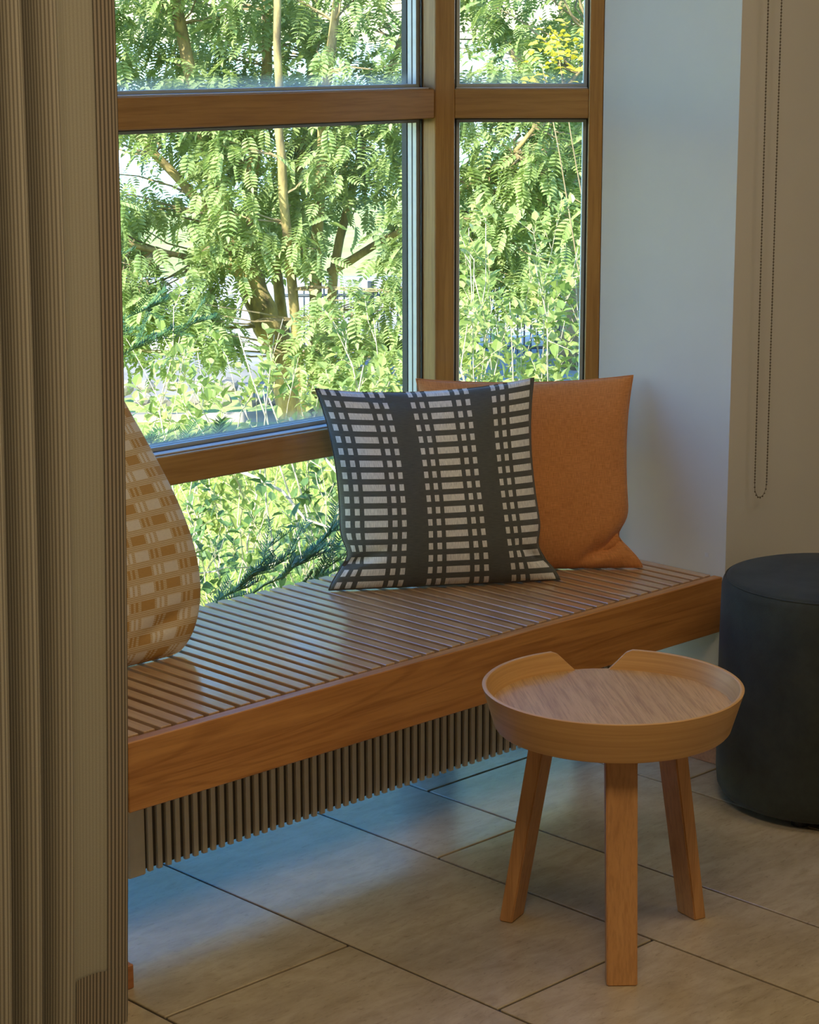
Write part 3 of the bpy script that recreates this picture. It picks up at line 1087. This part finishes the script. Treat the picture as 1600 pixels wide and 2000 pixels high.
# ================================================================== GARDEN
exec_garden = True
GO = Vector((-3.5678, -2.7178, 0))     # garden layout origin
GF = Vector((0.6966, 0.7174, 0))       # straight out across the garden
GS = Vector((0.7174, -0.6966, 0))      # sideways
def G(side, out, z):
    return GO + GF * out + GS * side + Vector((0, 0, z))
GZ = -0.30
# ground
def ground_patch(name, s0, s1, d0, d1, z, mat, label, amp=0.0, nx=24, ny=24):
    V, F = [], []
    for i in range(nx + 1):
        for j in range(ny + 1):
            p = G(s0 + (s1 - s0) * i / nx, d0 + (d1 - d0) * j / ny, z)
            p.z += amp * mnoise.noise(p * 0.8)
            if i in (0, nx) or j in (0, ny):
                p.z = z - 0.25
            V.append(p)
    for i in range(nx):
        for j in range(ny):
            a = i * (ny + 1) + j
            F.append((a, a + ny + 1, a + ny + 2, a + 1))
    o = mesh_obj(name, V, F, mat, None, True)
    return tag(o, label, kind='structure')
V = [(-30, 0.74, GZ), (30, 0.74, GZ), (30, 40, GZ), (-30, 40, GZ)]
V, F = [], []
n = 60
for i in range(n + 1):
    for j in range(n + 1):
        xx, yy = -14 + 34 * i / n, 0.74 + 15 * j / n
        V.append((xx, yy, GZ + 0.04 * mnoise.noise(Vector((xx * 0.7, yy * 0.7, 0)))))
for i in range(n):
    for j in range(n):
        a = i * (n + 1) + j
        F.append((a, a + n + 1, a + n + 2, a + 1))
tag(mesh_obj('ground_lawn', V, F, M['lawn'], None, True), 'sunlit lawn outside the window', kind='structure')
ground_patch('ground_bank', -7, 6, 10.3, 12.6, GZ + 0.03, M['rock'], 'strip of grey stony soil beyond the tree', 0.12)
ground_patch('ground_path', -9, 9, 12.6, 16.5, GZ + 0.06, M['concrete'], 'pale concrete path beyond the garden', 0.02)
tag(mesh_obj('water', [G(-300, 17, GZ - 1.2), G(300, 17, GZ - 1.2), G(300, 900, GZ - 1.2), G(-300, 900, GZ - 1.2)], [(0, 1, 2, 3)], M['water']),
    'pale open water beyond the trees', kind='structure')

# boulders along the bank
def boulder(c, r):
    bm = bmesh.new()
    bmesh.ops.create_icosphere(bm, subdivisions=2, radius=r)
    sd = R.random() * 50
    for v in bm.verts:
        k = 1 + 0.35 * mnoise.noise(v.co * (1.6 / r) + Vector((sd, 0, 0)))
        v.co = Vector((v.co.x * k, v.co.y * k, v.co.z * k * 0.7))
    o = bm_obj('rock', bm, M['rock'], None, False)
    o.location = c
    return o
for k in range(26):
    r_ = R.uniform(0.04, 0.062)
    s_, d_ = -1.75 + 0.135 * (k % 13) + R.uniform(-.02, .02), 10.5 + 0.45 * (k // 13) + R.uniform(-.08, .08)
    tag(boulder(G(s_, d_, GZ + 0.06 + r_ * 0.4), r_), 'grey rock on the bank behind the rowan trunk', 'rock', 'rocks on the bank beyond the tree')

# low metal fence
fence = tag(empty('metal_fence', G(0.2, 12.2, GZ)), 'dark metal fence with thin bars beyond the shrubs', 'fence')
def fence_piece(name, a, b, rad):
    V, F = tube_data([Vector(a) - fence.location, Vector(b) - fence.location], [rad, rad], 5)
    return mesh_obj(name, V, F, M['fence'], fence)
s0, s1, fd = -0.75, 1.4, 12.2
for zz in (0.10, 0.40):
    fence_piece('fence_rail', G(s0, fd, GZ + zz), G(s1, fd, GZ + zz), 0.010)
k = 0
s_ = s0
while s_ <= s1 + 1e-6:
    if k % 14 == 0:
        fence_piece('fence_post', G(s_, fd, GZ), G(s_, fd, GZ + 0.48), 0.02)
    else:
        fence_piece('fence_bar', G(s_, fd, GZ + 0.06), G(s_, fd, GZ + 0.44), 0.005)
    s_ += 0.038
    k += 1

# ---- leaf shapes (along +x, flat side up +z)
def leaflet(l, w, fold=0.18, droop=0.1):
    """pointed oval: 8 verts, 6 faces"""
    xs_ = (0.0, 0.30, 0.68, 1.0)
    ws_ = (0.0, 1.0, 0.72, 0.0)
    V = [Vector((0, 0, 0)), Vector((l * .30, 0, -droop * l * .05)), Vector((l * .68, 0, -droop * l * .3)), Vector((l, 0, -droop * l))]
    for sgn in (1, -1):
        V.append(Vector((l * .30, sgn * w / 2, fold * w / 2 - droop * l * .05)))
        V.append(Vector((l * .68, sgn * w / 2 * .72, fold * w / 2 * .72 - droop * l * .3)))
    F = [(0, 1, 4), (1, 2, 5, 4), (2, 3, 5), (1, 0, 6), (2, 1, 6, 7), (3, 2, 7)]
    return V, F

def pinnate(length=0.15, pairs=6, droop=0.35):
    """compound leaf like a rowan's"""
    S = Soup()
    def axis(t):
        return Vector((length * t * (1 - 0.12 * t), 0, -droop * length * t * t))
    S.tube([axis(t) for t in (0, 0.35, 0.7, 1.0)], [0.0016, 0.0013, 0.001, 0.0006], 3)
    for k in range(pairs):
        t = 0.24 + 0.70 * k / (pairs - 1)
        ll = 0.047 * (0.75 + 0.5 * math.sin(math.pi * (k + 0.7) / pairs)) * length / 0.15
        for sgn in (1, -1):
            lv, lf = leaflet(ll, ll * 0.52, 0.25, 0.12)
            rot = Matrix.Rotation(sgn * math.radians(62), 3, 'Z') @ Matrix.Rotation(sgn * math.radians(-14), 3, 'X')
            S.add([rot @ v + axis(t) for v in lv], lf)
    lv, lf = leaflet(0.05 * length / 0.15, 0.021 * length / 0.15, 0.25, 0.3)
    S.add([v + axis(1.0) for v in lv], lf)
    return S.V, S.F

def ovate(l=0.045, w=0.028):
    return leaflet(l, w, 0.3, 0.18)

def rot_to(d, roll):
    """rotation taking +x to d with leaf upper side roughly up"""
    d = d.normalized()
    side = Vector((0, 0, 1)).cross(d)
    if side.length < 1e-3:
        side = Vector((0, 1, 0))
    side.normalize()
    up = d.cross(side)
    m = Matrix((d, side, up)).transposed()
    return m @ Matrix.Rotation(roll, 3, 'X')

def plant_leaves(root, items, variants, mat, keep=300, name='leaf', stuff='foliage'):
    """items: list of (position, rotation3x3, scale, variant); the ones nearest the room become leaf objects, the rest one mesh"""
    meshes = []
    for k, (V, F) in enumerate(variants):
        me = bpy.data.meshes.new(name)
        me.from_pydata([tuple(v) for v in V], [], F)
        me.materials.append(mat)
        meshes.append(me)
    def in_view(p):
        d = p - CAM
        w = d.dot(_f)
        x, y = 800 + 4200 * d.dot(_r2) / w, 1000 - 4200 * d.dot(_u2) / w
        return 225 < x < 1150 and -10 < y < 1170
    order = sorted(range(len(items)), key=lambda i: (0 if in_view(items[i][0]) else 1, (items[i][0] - CAM).length - 3.0 * items[i][2]))
    rest = Soup()
    for rank, i in enumerate(order):
        p, rm, sc, var = items[i]
        if rank < keep and in_view(p):
            o = bpy.data.objects.new(name, meshes[var])
            o.matrix_world = Matrix.Translation(p - root.location) @ (rm * sc).to_4x4()
            link(o)
            o.parent = root
        else:
            V, F = variants[var]
            q = rm * sc
            off = p - root.location
            rest.add([q @ v + off for v in V], F)
    if rest.V:
        o = rest.build(stuff, mat, root)
        o['kind'] = 'stuff'

def wobble(a, b, n, amp, rnd):
    pts = []
    for k in range(n + 1):
        t = k / n
        p = a.lerp(b, t)
        w = math.sin(math.pi * t) * amp
        pts.append(p + Vector((rnd.uniform(-w, w), rnd.uniform(-w, w), rnd.uniform(-w, w) * 0.4)))
    return pts

# ---- rowan tree with several stems
rowan_leafs = [pinnate(0.15, 6, 0.30), pinnate(0.15, 6, 0.55), pinnate(0.15, 5, 0.15), pinnate(0.15, 7, 0.75)]
def tree(name, label, base, stems, clusters, leaf_mat_, variants, seed, per=9, size=1.0, keep=300, bark_m='bark', twig_r=0.004):
    rnd = random.Random(seed)
    root = tag(empty(name, base), label, 'tree')
    loc = root.location
    polys = []
    for k, (pts, r0, r1) in enumerate(stems):
        pts = [Vector(p) for p in pts]
        fine = []
        for a, b in zip(pts[:-1], pts[1:]):
            fine.extend(wobble(a, b, 4, 0.012, rnd)[:-1])
        fine.append(pts[-1])
        polys.append(fine)
        rad = [r0 + (r1 - r0) * i / (len(fine) - 1) for i in range(len(fine))]
        V, F = tube_data([p - loc for p in fine], rad, 9)
        mesh_obj('trunk' if k == 0 else 'stem', V, F, M[bark_m], root, True)
    allp = [p for pl in polys for p in pl[2:]]
    tw = Soup()
    items = []
    for c in clusters:
        c = Vector(c)
        cand = [p for p in allp if p.z < c.z + 0.25] or allp
        q = min(cand, key=lambda p: (p - c).length + 0.6 * max(0, p.z - c.z + 0.1))
        tw.tube([p - loc for p in wobble(q, c, 4, 0.05, rnd)], [twig_r * 1.5, twig_r * 1.2, twig_r, twig_r * .7, twig_r * .5], 4)
        for k in range(per):
            # leaves hang outwards and down on the sunny side of the crown
            az = math.radians(205) + rnd.gauss(0, 1.15)
            el = rnd.uniform(-1.05, 0.15)
            d = Vector((math.cos(az) * math.cos(el), math.sin(az) * math.cos(el), math.sin(el)))
            p = c + Vector((rnd.gauss(0, .06), rnd.gauss(0, .06), rnd.gauss(0, .06)))
            items.append((p, rot_to(d, rnd.uniform(-0.5, 0.5)), size * rnd.uniform(0.75, 1.2), rnd.randrange(len(variants))))
    o = tw.build('twigs', M['twig'], root)
    o['kind'] = 'stuff'
    plant_leaves(root, items, variants, leaf_mat_, keep)
    return root

rnd = random.Random(5)
stems = [
    ([G(-0.46, 9.5, GZ - .02), G(-0.56, 9.5, 0.15), G(-0.68, 9.5, 0.42), G(-0.76, 9.48, 0.62)], 0.075, 0.058),
    ([G(-0.75, 9.48, 0.58), G(-0.82, 9.4, 0.85), G(-0.92, 9.3, 1.35), G(-1.10, 9.2, 2.3), G(-1.2, 9.1, 3.0)], 0.042, 0.014),
    ([G(-0.72, 9.5, 0.55), G(-0.70, 9.55, 0.85), G(-0.62, 9.6, 1.4), G(-0.6, 9.6, 2.4), G(-0.55, 9.6, 3.1)], 0.036, 0.012),
    ([G(-0.46, 9.45, GZ), G(-0.49, 9.2, 0.35), G(-0.52, 8.95, 0.9), G(-0.53, 8.85, 1.5), G(-0.48, 8.8, 2.6)], 0.026, 0.013),
    ([G(-0.42, 9.6, GZ), G(-0.42, 9.65, 0.5), G(-0.36, 9.1, 1.2), G(-0.25, 9.2, 2.0), G(-0.15, 9.8, 2.9)], 0.034, 0.010),
    ([G(-0.40, 9.65, GZ), G(-0.34, 9.7, 0.5), G(-0.20, 9.75, 1.1), G(0.12, 9.8, 1.9), G(0.3, 9.8, 2.7)], 0.026, 0.009),
    ([G(-0.48, 9.6, GZ), G(-0.60, 9.75, 0.5), G(-0.44, 9.8, 1.2), G(-0.40, 9.85, 2.2), G(-0.35, 9.9, 3.0)], 0.030, 0.010),
    ([G(-0.75, 9.48, 0.62), G(-1.0, 9.35, 0.95), G(-1.35, 9.2, 1.35), G(-1.7, 9.1, 1.9)], 0.026, 0.008),
    ([G(-0.70, 9.5, 0.50), G(-0.92, 9.3, 0.60), G(-1.25, 9.1, 0.70), G(-1.6, 9.0, 0.8)], 0.018, 0.006),
    ([G(-0.36, 9.7, 0.5), G(0.05, 9.5, 0.75), G(0.45, 9.3, 1.05), G(0.8, 9.2, 1.5)], 0.020, 0.006),
]
cl = []
def rnd_cluster(s_range, d_range, z_range, n, keepf=None):
    k = 0
    while k < n:
        s_, d_, z_ = rnd.uniform(*s_range), rnd.uniform(*d_range), rnd.uniform(*z_range)
        if keepf and not keepf(s_, d_, z_):
            continue
        cl.append(G(s_, d_, z_))
        k += 1
# dense crown above, looser skirts of foliage below, a few open windows to the sky
def open_sky(s_, d_, z_):
    holes = [(-0.20, 0.62, 0.17), (-1.16, 1.02, 0.15), (-0.38, 0.50, 0.13), (-1.0, 0.72, 0.13), (0.25, 1.42, 0.13), (-0.06, 0.84, 0.10), (0.22, 0.85, 0.10), (-0.75, 0.95, 0.07)]
    k = 9.5 / d_
    zz = 1.54 + (z_ - 1.54) * k
    if d_ < 9.6:
        for hs, hz, hr in ((-0.70, 0.46, 0.12), (-0.60, 0.22, 0.12), (-0.55, 0.80, 0.06), (-0.56, 1.1, 0.05)):
            if (s_ * k - hs) ** 2 + (zz - hz) ** 2 < hr * hr:
                return False
    for hs, hz, hr in holes:
        if (s_ * k - hs) ** 2 + ((zz - hz) * 1.0) ** 2 < hr * hr:
            return False
    return True
rnd_cluster((-1.9, 0.95), (8.9, 10.4), (1.25, 2.2), 235, open_sky)
rnd_cluster((-1.9, 0.9), (8.9, 10.4), (2.2, 3.0), 45)
rnd_cluster((-1.6, 0.15), (8.9, 10.3), (0.62, 1.25), 120, open_sky)
rnd_cluster((-1.5, -0.75), (8.8, 9.6), (0.25, 0.65), 36, open_sky)
rnd_cluster((-0.45, 0.25), (8.8, 9.4), (0.15, 0.55), 26, open_sky)
rnd_cluster((0.1, 0.85), (9.0, 10.0), (0.45, 1.25), 60, open_sky)
tree('rowan_tree', 'multi-stemmed rowan tree with feathery leaves filling the large window', G(-0.46, 9.5, GZ), stems, cl, M['rowan'], rowan_leafs, 3, per=20, size=0.70)

# ---- paler tree behind, on the right
ov = [ovate(0.05, 0.034), ovate(0.044, 0.026), ovate(0.055, 0.03)]
cl = []
rnd_cluster((0.2, 2.2), (11.3, 12.8), (1.0, 3.2), 200)
rnd_cluster((0.3, 1.6), (11.0, 12.4), (0.3, 1.0), 60)
rnd_cluster((-1.8, 0.2), (11.5, 12.8), (1.5, 3.2), 80)
stems = [([G(0.9, 12, GZ), G(0.92, 12, 0.8), G(0.85, 12, 1.7), G(0.8, 12, 3.0)], 0.07, 0.02),
         ([G(0.92, 12, 0.6), G(1.2, 11.9, 1.3), G(1.5, 11.8, 2.4)], 0.04, 0.012),
         ([G(0.9, 12, 0.9), G(0.5, 12.1, 1.6), G(-0.3, 12.1, 2.2), G(-1.2, 12.1, 2.6)], 0.04, 0.012)]
tree('birch_tree', 'pale green small-leaved tree seen through the right window behind', G(0.9, 12, GZ), stems, cl, M['birch'], ov, 8, per=20, size=1.15, bark_m='twig', twig_r=0.003, keep=250)

# ---- shrubs with oval leaves close to the glass
def shrub(name, label, base, shoots, seed, mat, keep=300, leaf_n=9, scale=1.0, twig='pale_twig', variants=ov, cat='shrub'):
    rnd = random.Random(seed)
    root = tag(empty(name, base), label, cat)
    loc = root.location
    items = []
    fine = Soup()
    for k, (a, b, r0) in enumerate(shoots):
        a, b = Vector(a), Vector(b)
        pts = wobble(a, b, 6, 0.035, rnd)
        V, F = tube_data([p - loc for p in pts], [r0 * (1 - 0.12 * i) for i in range(7)], 5)
        if r0 > 0.0035:
            mesh_obj('stem', V, F, M[twig], root, True)
        else:
            fine.add(V, F)
        L = (b - a).length
        ns = max(2, int(L / 0.13))
        for j in range(ns):
            t = 0.25 + 0.75 * (j + rnd.random()) / ns
            f = t * 6
            i0 = min(5, int(f))
            p0 = pts[i0].lerp(pts[i0 + 1], f - i0)
            dirv = ((b - a).normalized() + Vector((rnd.gauss(0, .7), rnd.gauss(0, .7), rnd.gauss(0.1, .5)))).normalized()
            tl = rnd.uniform(0.06, 0.17)
            p1 = p0 + dirv * tl
            fine.tube([p - loc for p in wobble(p0, p1, 2, 0.008, rnd)], [0.0016, 0.0012, 0.0008], 3)
            for q in range(leaf_n):
                tt_ = 0.2 + 0.8 * q / (leaf_n - 1)
                lp = p0.lerp(p1, tt_)
                az = q * 2.4 + rnd.uniform(-.4, .4)
                d = Matrix.Rotation(az, 3, dirv) @ dirv.orthogonal().normalized()
                d = (d + dirv * 0.6 + Vector((0, 0, 0.15))).normalized()
                items.append((lp, rot_to(d, rnd.uniform(-.5, .5)), scale * rnd.uniform(0.6, 1.1), rnd.randrange(len(variants))))
    if fine.V:
        o = fine.build('twigs', M[twig], root)
        o['kind'] = 'stuff'
    plant_leaves(root, items, variants, mat, keep)
    return root

def fan(s0, s1, d0, d1, z0, z1, n, lean, rnd, r=0.004, base_z=None):
    out = []
    for k in range(n):
        s_, d_ = rnd.uniform(s0, s1), rnd.uniform(d0, d1)
        zt = rnd.uniform(z0, z1)
        zb_ = GZ if base_z is None else base_z
        out.append((G(s_ + rnd.uniform(-lean, lean) * 1.2, d_ + rnd.uniform(-.2, .2), zb_), G(s_, d_, zt), r * rnd.uniform(.6, 1.2)))
    return out
rs = random.Random(21)
sh = fan(-0.85, 0.02, 6.5, 7.4, 0.25, 0.66, 34, 0.35, rs)
shrub('garden_shrub', 'leafy shrub with pale twigs below the rowan in the large window', G(-0.45, 6.9, GZ), sh, 31, M['shrub'])
sh = fan(0.10, 0.62, 6.5, 7.5, 0.25, 1.02, 42, 0.25, rs)
shrub('garden_shrub', 'tall glossy-leaved shrub filling the lower part of the right window', G(0.35, 6.9, GZ), sh, 32, M['shrub'])
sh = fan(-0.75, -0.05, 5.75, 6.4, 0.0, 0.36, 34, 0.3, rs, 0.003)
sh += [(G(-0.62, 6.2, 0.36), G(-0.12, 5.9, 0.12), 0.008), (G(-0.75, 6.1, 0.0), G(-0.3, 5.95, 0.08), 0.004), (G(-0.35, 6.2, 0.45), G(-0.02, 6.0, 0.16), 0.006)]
shrub('garden_shrub', 'low thin shrub right outside the glass below the window rail', G(-0.4, 6.0, GZ), sh, 33, M['shaded_shrub'], leaf_n=6, scale=0.9)
# bare pale shoots in front of the big shrub belong to it in life: a dry twig bush
dry = tag(empty('dry_shrub', G(-0.45, 6.45, GZ)), 'bare pale shoots sticking up behind the window rail', 'shrub')
for a, b, r0 in ((G(-.70, 6.4, -.25), G(-.755, 6.4, .44), .0045), (G(-.655, 6.4, -.25), G(-.66, 6.4, .33), .004), (G(-.30, 6.5, -.2), G(-.52, 6.5, .66), .0045),
                 (G(-.22, 6.5, -.2), G(-.43, 6.5, .46), .005), (G(-.24, 6.5, 0.0), G(-.14, 6.5, .56), .0045), (G(-.42, 6.4, -.2), G(-.44, 6.4, .50), .004)):
    V, F = tube_data([p - dry.location for p in wobble(a, b, 6, .02, rs)], [r0 * (1 - .1 * i) for i in range(7)], 5)
    mesh_obj('stem', V, F, M['pale_twig'], dry, True)

# yellow-flowering shrub beyond the right window
yl = [ovate(0.03, 0.022), ovate(0.026, 0.02)]
sh = [(G(0.86 + 0.04 * k, 8.55, GZ), G(0.52 + 0.075 * k + rs.uniform(-.03, .03), 8.6, 1.46 + rs.uniform(-.06, .06)), .005) for k in range(5)]
root = tag(empty('flowering_shrub', G(0.95, 8.55, GZ)), 'yellow blossoming branches at the top right of the view', 'shrub')
fineS = Soup()
items = []
for a, b, r0 in sh:
    pts = wobble(a, b, 5, .03, rs)
    V, F = tube_data([p - root.location for p in pts], [r0 * (1 - .12 * i) for i in range(6)], 5)
    mesh_obj('stem', V, F, M['twig'], root, True)
    for k in range(46):
        p = b + Vector((rs.gauss(0, .05), rs.gauss(0, .05), rs.gauss(0, .055)))
        az = rs.uniform(0, 6.28)
        items.append((p, rot_to(Vector((math.cos(az), math.sin(az), rs.uniform(-.4, .4))), rs.uniform(-1, 1)), rs.uniform(.7, 1.3), rs.randrange(2)))
plant_leaves(root, items, yl, M['yellow'], 120, 'blossom', 'blossoms')

# ---- yew branches right at the glass
def yew(label, base, sprigs, seed):
    rnd = random.Random(seed)
    root = tag(empty('yew_bush', base), label, 'shrub')
    loc = root.location
    for a, b in sprigs:
        a, b = Vector(a), Vector(b)
        S = Soup()
        pts = wobble(a, b, 6, 0.015, rnd)
        S.tube([p - loc for p in pts], [0.0035 - 0.0004 * i for i in range(7)], 4)
        def needles(p0, p1, n, ln):
            d = (p1 - p0).normalized()
            sd = d.cross(Vector((0, 0, 1))).normalized()
            for k in range(n):
                t = (k + .5) / n
                p = p0.lerp(p1, t)
                for sgn in (1, -1):
                    e = (d * 0.55 + sd * sgn + Vector((0, 0, rnd.uniform(0.0, .75)))).normalized() * ln * rnd.uniform(.8, 1.1)
                    w = d * 0.0022
                    S.add([p - loc - w, p - loc + w, p - loc + e * .6 + w * .9, p - loc + e, p - loc + e * .6 - w * .9], [(0, 1, 2, 3, 4)])
        L = (b - a).length
        for i in range(6):
            needles(pts[i], pts[i + 1], max(2, int(L / 6 / 0.006)), 0.027)
        for k in range(int(L / 0.035)):
            t = rnd.uniform(.15, .95)
            f = t * 6
            i0 = min(5, int(f))
            p0 = pts[i0].lerp(pts[i0 + 1], f - i0)
            dv = ((b - a).normalized() + Vector((rnd.gauss(0, .6), rnd.gauss(0, .6), rnd.gauss(.1, .4)))).normalized()
            p1 = p0 + dv * rnd.uniform(.05, .11)
            S.tube([p0 - loc, p1 - loc], [0.0016, 0.0008], 3)
            needles(p0, p1, 13, 0.026)
        S.build('branch', M['yew'], root)
    return root
yew('dark green yew branches at the glass just above the bench', G(-0.3, 5.5, GZ),
    [(G(-0.50, 5.45, 0.10), G(-0.30, 5.50, 0.22)), (G(-0.46, 5.45, 0.12), G(-0.34, 5.55, 0.26)), (G(-0.42, 5.5, 0.10), G(-0.20, 5.5, 0.24)),
     (G(-0.34, 5.5, 0.14), G(-0.16, 5.6, 0.29)), (G(-0.56, 5.45, 0.06), G(-0.40, 5.5, 0.14)), (G(-0.38, 5.5, 0.08), G(-0.18, 5.5, 0.17)), (G(-0.30, 5.5, 0.10), G(-0.15, 5.5, 0.22))], 41)
yew('dark yew branch reaching in from the left behind the curtain', G(-0.85, 5.8, GZ),
    [(G(-0.90, 5.7, 0.66), G(-0.55, 5.75, 0.80)), (G(-0.92, 5.7, 0.72), G(-0.64, 5.7, 0.86)), (G(-0.95, 5.8, 0.78), G(-0.70, 5.8, 0.74)),
     (G(-0.90, 5.7, 0.45), G(-0.50, 5.75, 0.485)), (G(-0.95, 5.8, 0.9), G(-0.74, 5.8, 0.98))], 42)

# ---- grass blades in the sunlit lawn
gv, gf = [], []
for k in range(9000):
    s_, d_ = rs.uniform(-1.6, 0.9), rs.uniform(6.0, 9.3)
    p = G(s_, d_, GZ - 0.01)
    h_ = rs.uniform(.04, .12)
    az = rs.uniform(0, 6.28)
    w = Vector((math.cos(az), math.sin(az), 0)) * 0.003
    ln = Vector((rs.gauss(0, .03), rs.gauss(0, .03), h_))
    o_ = len(gv)
    gv += [p - w, p + w, p + ln * .6 + w * .7, p + ln, p + ln * .6 - w * .7]
    gf.append((o_, o_ + 1, o_ + 2, o_ + 3, o_ + 4))
tag(mesh_obj('grass', gv, gf, M['grass']), 'sunlit grass blades on the lawn', 'grass', kind='stuff')
